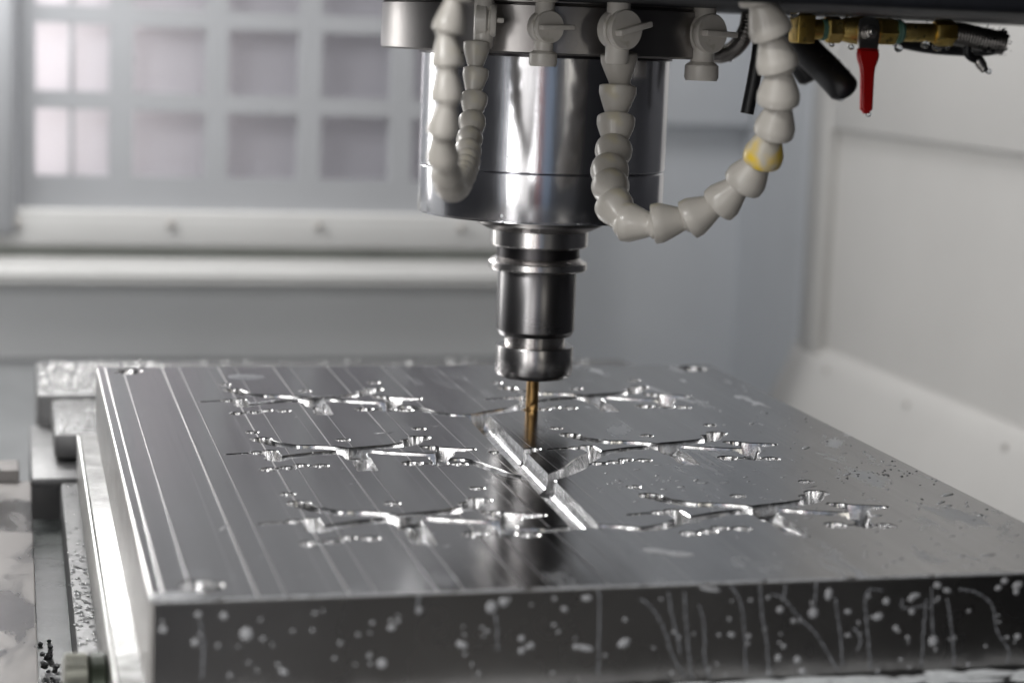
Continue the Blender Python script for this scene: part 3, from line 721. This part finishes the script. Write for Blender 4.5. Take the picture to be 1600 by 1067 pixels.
# ------------------------------------------------------------------ modular coolant hoses
def seg_mesh(R, L):
    pr = [(.50*R, .03*L), (.88*R, -.01*L), (.99*R, .02*L), (1.0*R, .05*L), (1.0*R, .24*L), (.95*R, .34*L), (.84*R, .52*L), (.71*R, .72*L), (.61*R, .86*L), (.58*R, .94*L), (.68*R, 1.03*L), (.66*R, 1.16*L), (.45*R, 1.28*L)]
    bm = bmesh.new(); b_lathe(bm, pr, 40)
    me = mesh(bm); me.polygons.foreach_set("use_smooth", [True]*len(me.polygons)); return me
def hose(pts, R, L, label, yellow=None, jit=.13):
    P = catmull([at(x, y, Y=Yv) for x, y, Yv in pts], 24)
    def pix(v):
        q = v-CAM; z = q.dot(fwd); return (800+FPX*q.dot(RI)/z, 533.5-FPX*q.dot(UP)/z)
    root = empty("coolant_hose", P[0], label, "coolant hose", "modular plastic coolant hoses at the spindle")
    me = seg_mesh(R, L); me.materials.append(M['hose']); me2 = me.copy(); me2.materials.clear(); me2.materials.append(M['hose_yellow'])
    i = 0; k = 0
    while True:
        j = i; d = 0
        while j < len(P)-1 and d < L: d += (P[j+1]-P[j]).length; j += 1
        if d < L: break
        dr = (P[j]-P[i]).normalized()
        dr = (dr+Vector((random.gauss(0, jit*.5), random.gauss(0, jit*.5), random.gauss(0, jit*.5)))).normalized()
        o = bpy.data.objects.new("hose_segment", me2 if (yellow and abs(pix(P[j])[1]-yellow[1])+abs(pix(P[j])[0]-yellow[0]) < 30) else me); COL.objects.link(o); o.parent = root
        mm = frame(dr, P[i]-P[0]); s = U(.97, 1.03); o.matrix_local = mm @ Matrix.Diagonal((s, s, 1, 1))
        if o.data == me2: o["label"] = "yellow stained segment"
        i = j; k += 1
    return root
hose([(967, 84, -.120), (966, 130, -.120), (963, 180, -.122), (961, 222, -.126), (954, 258, -.140), (952, 290, -.160), (960, 326, -.180), (982, 352, -.195), (1022, 350, -.203), (1072, 345, -.210),
      (1124, 320, -.22), (1174, 273, -.235), (1204, 222, -.25), (1215, 165, -.262), (1216, 100, -.27), (1202, 40, -.275), (1180, -20, -.28), (1160, -80, -.28)],
     .0110, .0184, "thick looping grey hose right of the spindle, yellow stained on its rising side", yellow=(1212, 232))
hose([(745, 66, -.105), (744, 110, -.108), (741, 155, -.112), (737, 190, -.120), (733, 222, -.135), (729, 250, -.160), (722, 274, -.195), (710, 292, -.245), (702, 288, -.285), (695, 262, -.305), (690, 226, -.315), (696, 180, -.32),
      (701, 132, -.32), (699, 85, -.32), (701, 42, -.32), (714, 0, -.32), (730, -50, -.32)],
     .0077, .0154, "narrow grey hose hanging in a tight loop at the left edge of the spindle")
def stub(px, py, Yv, py2, R, L, label, up=False):
    a = at(px, py, Y=Yv); b = at(px, py2, Y=Yv); return a, (b-a).normalized()
# ------------------------------------------------------------------ hose valves
def valve(px, py, Yv, s, label, yaw, tilt, stub_up=True, stub_down=0, nub=1.0, handle_len=1.0):
    """s: radius of the round tap body; yaw turns it off the viewing line; tilt slopes the handle"""
    c = at(px, py, Y=Yv); root = empty("hose_valve", c, label, "valve", "plastic hose valves round the spindle")
    ax = Vector((sin(yaw), -cos(yaw), 0))
    F = frame(ax, (0, 0, 0))
    bm = bmesh.new(); b_lathe(bm, [(.80*s, -1.05*s), (.96*s, -1.0*s), (1.0*s, -.9*s), (1.0*s, -.42*s), (.93*s, -.36*s), (.78*s, -.36*s), (.78*s, -.2*s)], 48, F)
    b_lathe(bm, [(.52*s, -1.7*s), (.60*s, -1.55*s), (.60*s, 1.55*s), (.52*s, 1.7*s)], 32, Matrix.Translation(ax*-.55*s))
    link("valve_body", mesh(bm), M['valve'], root, 40)
    bm = bmesh.new(); b_lathe(bm, [(.88*s, -.19*s), (.99*s, -.15*s), (1.0*s, -.05*s), (1.0*s, .12*s), (.95*s, .19*s)], 48, F)
    knob = link("tap_knob", mesh(bm), M['valve'], root, 40)
    bm = bmesh.new(); side = ax.cross(Vector((0, 0, 1))).normalized()*-1
    b_box(bm, (-.75*s*handle_len, -.15*s, .0), (1.30*s*handle_len, .15*s, .50*s), .07*s, 3)
    xx = (side*cos(tilt)+Vector((0, 0, 1))*sin(tilt)).normalized(); zz = ax; yy = zz.cross(xx)
    mm = Matrix((xx, yy, zz)).transposed().to_4x4(); mm.translation = ax*.17*s
    me = mesh(bm); me.transform(mm); link("handle", me, M['valve'], knob, 40)
    if stub_up:
        bm = bmesh.new(); b_lathe(bm, [(.60*s, 1.5*s), (.82*s, 1.6*s), (.90*s, 1.9*s), (.90*s, 2.5*s), (.7*s, 3.0*s), (.62*s, 4.5*s)], 32, Matrix.Translation(ax*-.55*s))
        link("inlet_socket", mesh(bm), M['valve'], root, 40)
    if stub_down:
        bm = bmesh.new(); b_lathe(bm, [(.55*s, -1.4*s), (.72*s*nub, -1.5*s), (.86*s*nub, -1.62*s), (.88*s*nub, -2.2*s), (.80*s*nub, -2.38*s), (.5*s*nub, -2.38*s)], 32, Matrix.Translation(ax*-.55*s))
        link("outlet_socket", mesh(bm), M['valve'], root, 40)
    return root
valve(976, 47, -.135, .0115, "large grey hose valve with raised handle above the looping hose", .35, .26)
valve(858, 43, -.120, .0094, "smallest grey hose valve, with level handle, in front of the chrome sleeve", .30, .03, stub_down=1, handle_len=1.15)
valve(1110, 53, -.080, .0120, "grey hose valve with level handle and short outlet, left of the brass fittings", .35, -.02, stub_down=1)
valve(770, 32, -.105, .0096, "grey hose valve turned sideways over the narrow hose", 1.35, .0)

# ------------------------------------------------------------------ brass line with ball valve
YB_ = -.02
def pxp(x, y, Yv=YB_): return at(x, y, Y=Yv)
A0, A1 = pxp(1236, 45), pxp(1500, 53)
DX = (A1-A0).normalized(); K = (A1-A0).length/264          # metres per photo pixel here
bz = empty("brass_ball_valve", pxp(1300, 50), "brass pipe line with ball valve and hanging red lever", "ball valve")
def rel(v): return v-bz.location
def on(x): return A0+(x-1236)*K*DX
def b_hex(bm, x0, x1, r, seg=6, rot=0):
    t_ = bmesh.new(); F = frame(DX, rel(on(x0))); h = (x1-x0)*K
    b_lathe(bm, [(r*.90, 0), (r, h*.12), (r, h*.88), (r*.90, h)], seg, F @ Matrix.Rotation(rot, 4, 'Z'))
def cyl(name, x0, x1, r, mat='brass', prof=None, parent=bz):
    bm = bmesh.new(); F = frame(DX, rel(on(x0))); h = (x1-x0)*K
    b_lathe(bm, prof(h) if prof else [(r*.93, 0), (r, h*.05), (r, h*.95), (r*.93, h)], 40, F); return link(name, mesh(bm), M[mat], parent, 30)
bm = bmesh.new(); c = rel(on(1253)); b_box(bm, c+Vector((-.0062, -.008, -.0092)), c+Vector((.0062, .008, .0092)), .0012, 3)
link("elbow_block", mesh(bm), M['brass'], bz, 40)
bm = bmesh.new(); b_lathe(bm, [(.006, -.002), (.0064, 0), (.0064, .02), (.006, .021)], 32, Matrix.Translation(c+Vector((0, .002, .008)))); link("elbow_neck", mesh(bm), M['brass'], bz, 40)
cyl("pipe_nipple", 1262, 1287, .0066)
cyl("thread_tape", 1281, 1289, .0070, 'tape')
bm = bmesh.new(); b_hex(bm, 1288, 1312, .0088, 6, .3); link("hex_end", mesh(bm), M['brass'], bz, 25)
cyl("ball_body", 1308, 1372, .0085, prof=lambda h: [(.0060, 0), (.0074, h*.12), (.0086, h*.35), (.0092, h*.55), (.0086, h*.78), (.0074, h*.95), (.006, h)])
bm = bmesh.new(); b_hex(bm, 1366, 1396, .0092, 6, .15); link("hex_end", mesh(bm), M['brass'], bz, 25)
cyl("thread_tape", 1396, 1408, .0078, 'tape', prof=lambda h: [(.0068, 0), (.0078, h*.2), (.0073, h*.4), (.0079, h*.6), (.0072, h*.8), (.0068, h)])
cyl("pipe_nipple", 1407, 1462, .0061)
bm = bmesh.new(); b_hex(bm, 1458, 1490, .0086, 6, .4); link("hex_nut", mesh(bm), M['brass'], bz, 25)
# lever: steel tang, nut, red sleeve
c0 = pxp(1357, 50, YB_-.014); dn = (pxp(1353, 178, YB_-.020)-c0); Lh = dn.length; dn.normalize()
sx = dn.cross(Vector((0, 1, 0))).normalized(); sx = -sx if sx.x < 0 else sx; fr = sx.cross(dn).normalized()
def strap(name, prof, th, mat, off=0, bev=.0006):
    """prof: (distance down the lever, half width)"""
    bm = bmesh.new(); pts = [(w_, d_) for d_, w_ in prof]+[(-w_, d_) for d_, w_ in reversed(prof)]
    f = [bm.verts.new(rel(c0)+sx*u+dn*v+fr*(off-th/2)) for u, v in pts]; g = [bm.verts.new(rel(c0)+sx*u+dn*v+fr*(off+th/2)) for u, v in pts]
    n = len(pts)
    for k in range(n): bm.faces.new((f[k], f[(k+1) % n], g[(k+1) % n], g[k]))
    bm.faces.new(f[::-1]); bm.faces.new(g); bmesh.ops.recalc_face_normals(bm, faces=bm.faces)
    bmesh.ops.bevel(bm, geom=[e for e in bm.edges if len(e.link_faces) == 2 and e.calc_face_angle(0) > .6], offset=bev, segments=3, affect='EDGES')
    return link(name, mesh(bm), M[mat], bz, 50)
lev = strap("lever_tang", [(-.0092, .0034), (-.0078, .0062), (-.003, .0074), (.004, .0074), (.0125, .0066), (.016, .0055)], .0022, 'steel', bev=.0004)
slv = strap("red_grip", [(.0110, .0068), (.0120, .0075), (.0155, .0075), (.0185, .0068), (.0230, .0051), (.0280, .0045), (.0400, .0042), (Lh-.0030, .0040), (Lh-.0008, .0031), (Lh, .0016)], .0055, 'red', bev=.0016)
FN = frame(Vector((0, -1, .05)), rel(c0)+Vector((0, -.0012, 0)))
bm = bmesh.new(); b_lathe(bm, [(.0052, 0), (.0052, .0008)], 32, FN); b_lathe(bm, [(.0042, .0008), (.0044, .0014), (.0044, .0040), (.0038, .0046)], 6, FN); b_lathe(bm, [(.0024, .0046), (.0024, .0066), (.0018, .0070)], 20, FN)
link("lever_nut", mesh(bm), M['steel'], lev, 25)
# corrugated hoses
def corr(name, pts, R, label=None, cat=None, parent=None, pitch=.0022, depth=.10):
    P = catmull(pts, 40); L_ = [0]
    for a, b in zip(P, P[1:]): L_.append(L_[-1]+(b-a).length)
    tot = L_[-1]; n = int(tot/pitch*5); Q = []; j = 0
    for i in range(n+1):
        d = tot*i/n
        while j < len(P)-2 and L_[j+1] < d: j += 1
        u = (d-L_[j])/max(1e-9, L_[j+1]-L_[j]); Q.append(P[j].lerp(P[j+1], u))
    return tube(name, Q, lambda u: R*(1-depth+depth*abs(cos(pi*u*tot/pitch))), M['corr'], parent, 24, label=label, cat=cat)
corr("corrugated_hose", [pxp(1488, 53, YB_), pxp(1515, 57, YB_), pxp(1545, 64, YB_), pxp(1566, 68, YB_)], .0078, "grey corrugated hose continuing from the brass line, clogged with metal chips", "metal hose")
corr("corrugated_hose", [pxp(1096, 78, .03), pxp(1125, 86, .02), pxp(1150, 74, .01), pxp(1166, 48, 0), pxp(1172, 15, 0), pxp(1174, -30, 0)], .0058, "thin corrugated metal hose curving up behind the middle hose valve", "metal hose", pitch=.0019)
tube("black_hose", [pxp(1194, -10, -.05), pxp(1190, 40, -.05), pxp(1184, 90, -.05), pxp(1176, 135, -.05), pxp(1167, 178, -.05)], .0043, M['rubber'], label="straight black rubber hose end pointing down beside the looping hose", cat="rubber hose")
def rr(u): return .0105*math.sqrt(max(.0, 1-((u-.82)/.181)**2)) if u > .82 else .0105
P = catmull([pxp(1235, 40, .05), pxp(1262, 80, .04), pxp(1290, 108, .03), pxp(1314, 134, .02), pxp(1322, 145, .02)], 14)
tube("black_hose", P, rr, M['rubber'], None, 32, label="fat black rubber hose bulging down behind the ball valve", cat="rubber hose")
P = catmull([pxp(1240, 70, .06), pxp(1252, 98, .06), pxp(1264, 116, .06), pxp(1270, 126, .06)], 14)
tube("black_hose", P, lambda u: .0095*math.sqrt(max(.02, 1-((u-.7)/.301)**2)) if u > .7 else .0095, M['rubber'], None, 32, label="shorter black rubber hose lump tucked left of the fat one", cat="rubber hose")
P = catmull([pxp(1400, 62, .01), pxp(1450, 72, .01), pxp(1500, 76, .01), pxp(1540, 76, .0), pxp(1562, 72, .0)], 10)
tube("black_hose", P, .0052, M['rubber'], None, 20, label="black cable running under the corrugated hose at the far right", cat="rubber hose")
# little brass fitting behind the valve
c = pxp(1046, 57, -.03); o = lathe("brass_fitting", [(.0035, -.010), (.0042, -.0095), (.0042, -.001), (.0056, -.0005), (.0056, .0045), (.0045, .006), (.0045, .014)], M['brass'], None, 24, frame(RI, (0, 0, 0)), label="small brass fitting feeding the grey valve from its left", cat="fitting"); o.location = c
# small spray nozzle at the far right
nz = empty("spray_nozzle", pxp(1530, 96), "small grey spray nozzle dangling below the corrugated hose", "nozzle")
F = frame(at(1542, 112, Y=YB_)-at(1530, 92, Y=YB_), (0, 0, 0))
lathe("nozzle_tip", [(.0034, -.002), (.0036, .0005), (.0036, .004), (.0028, .0046), (.0030, .0052), (.0026, .0075), (.0016, .0082)], M['steel'], nz, 24, F)
bm = bmesh.new(); b_tube(bm, catmull([rel_ - nz.location for rel_ in (pxp(1512, 68), pxp(1512, 84), pxp(1520, 92), pxp(1530, 93))], 8), .0026, 16); link("nozzle_pipe", mesh(bm), M['rubber'], nz, 50)
# chips tangled on the hose end and along the head
def spikes(name, n, gen, L_, mat, label):
    bm = bmesh.new()
    for i in range(n):
        p = gen(); d = Vector((random.gauss(0, 1), random.gauss(0, .6), random.gauss(0, 1))).normalized(); l = L_*U(.3, 1.3); q = d.orthogonal().normalized()*l*.12
        mid = p+d*l*.5+Vector((random.gauss(0, 1), 0, random.gauss(0, 1)))*l*.12; a = [bm.verts.new(v) for v in (p-q, p+q, mid+q*.7, p+d*l, mid-q*.7)]
        bm.faces.new(a)
    return link(name, mesh(bm), mat, None, None, label=label, cat="metal chips", kind="stuff")
def g1_():
    u = random.random()**.6; p = pxp(1528+44*u, 60+9*u, YB_-.003); a = U(0, 6.28); return p+Vector((0, cos(a), sin(a)))*.0078
spikes("tangled_chips", 150, g1_, .0035, M['chip'], "tangle of dark metal chips stuck on the end of the corrugated hose")
bm = bmesh.new()
for i in range(60):
    p = pxp(U(1530, 1572), 66+random.gauss(0, 6), YB_-.004); s = U(.0010, .0026); blob(bm, p, (s, s, s*.8), 1)
link("wet_clumps", mesh(bm), M['rubber'], None, 'all', label="wet black clumps on the tip of the corrugated hose", cat="metal chips", kind="stuff")
spikes("hanging_chips", 90, lambda: pxp(U(1240, 1560), U(14, 30), U(-.03, .01)), .006, M['shiny_chip'], "fine bright metal chips hanging between head and brass line")
spikes("hose_chips", 60, lambda: pxp(*(lambda u: (1282+50*u+random.gauss(0, 2), 84+35*u+random.gauss(0, 4)))(random.random()), .012), .0025, M['chip'], "few dark chips sticking to the fat black hose")
# drops hanging from the line
bm = bmesh.new()
for px, py, Yv, r in ((1313, 153, .02, .0030), (1357, 179, YB_-.02, .0020), (1404, 76, YB_, .0030), (1465, 72, YB_, .0040), (1445, 70, YB_, .0030), (1257, 128, .06, .0026), (1545, 112, YB_, .0022),
                      (1300, 70, YB_, .002), (1330, 74, YB_, .0022), (1480, 74, YB_, .002), (1140, 92, .02, .0025), (1242, 22, -.03, .003), (1440, 26, -.01, .003)):
    p = pxp(px, py, Yv); blob(bm, p, (r, r, r*.9), 2)
link("hanging_drops", mesh(bm), M['clear'], None, 'all', label="clear coolant drops hanging from the hoses and brass line", cat="droplets", kind="stuff")
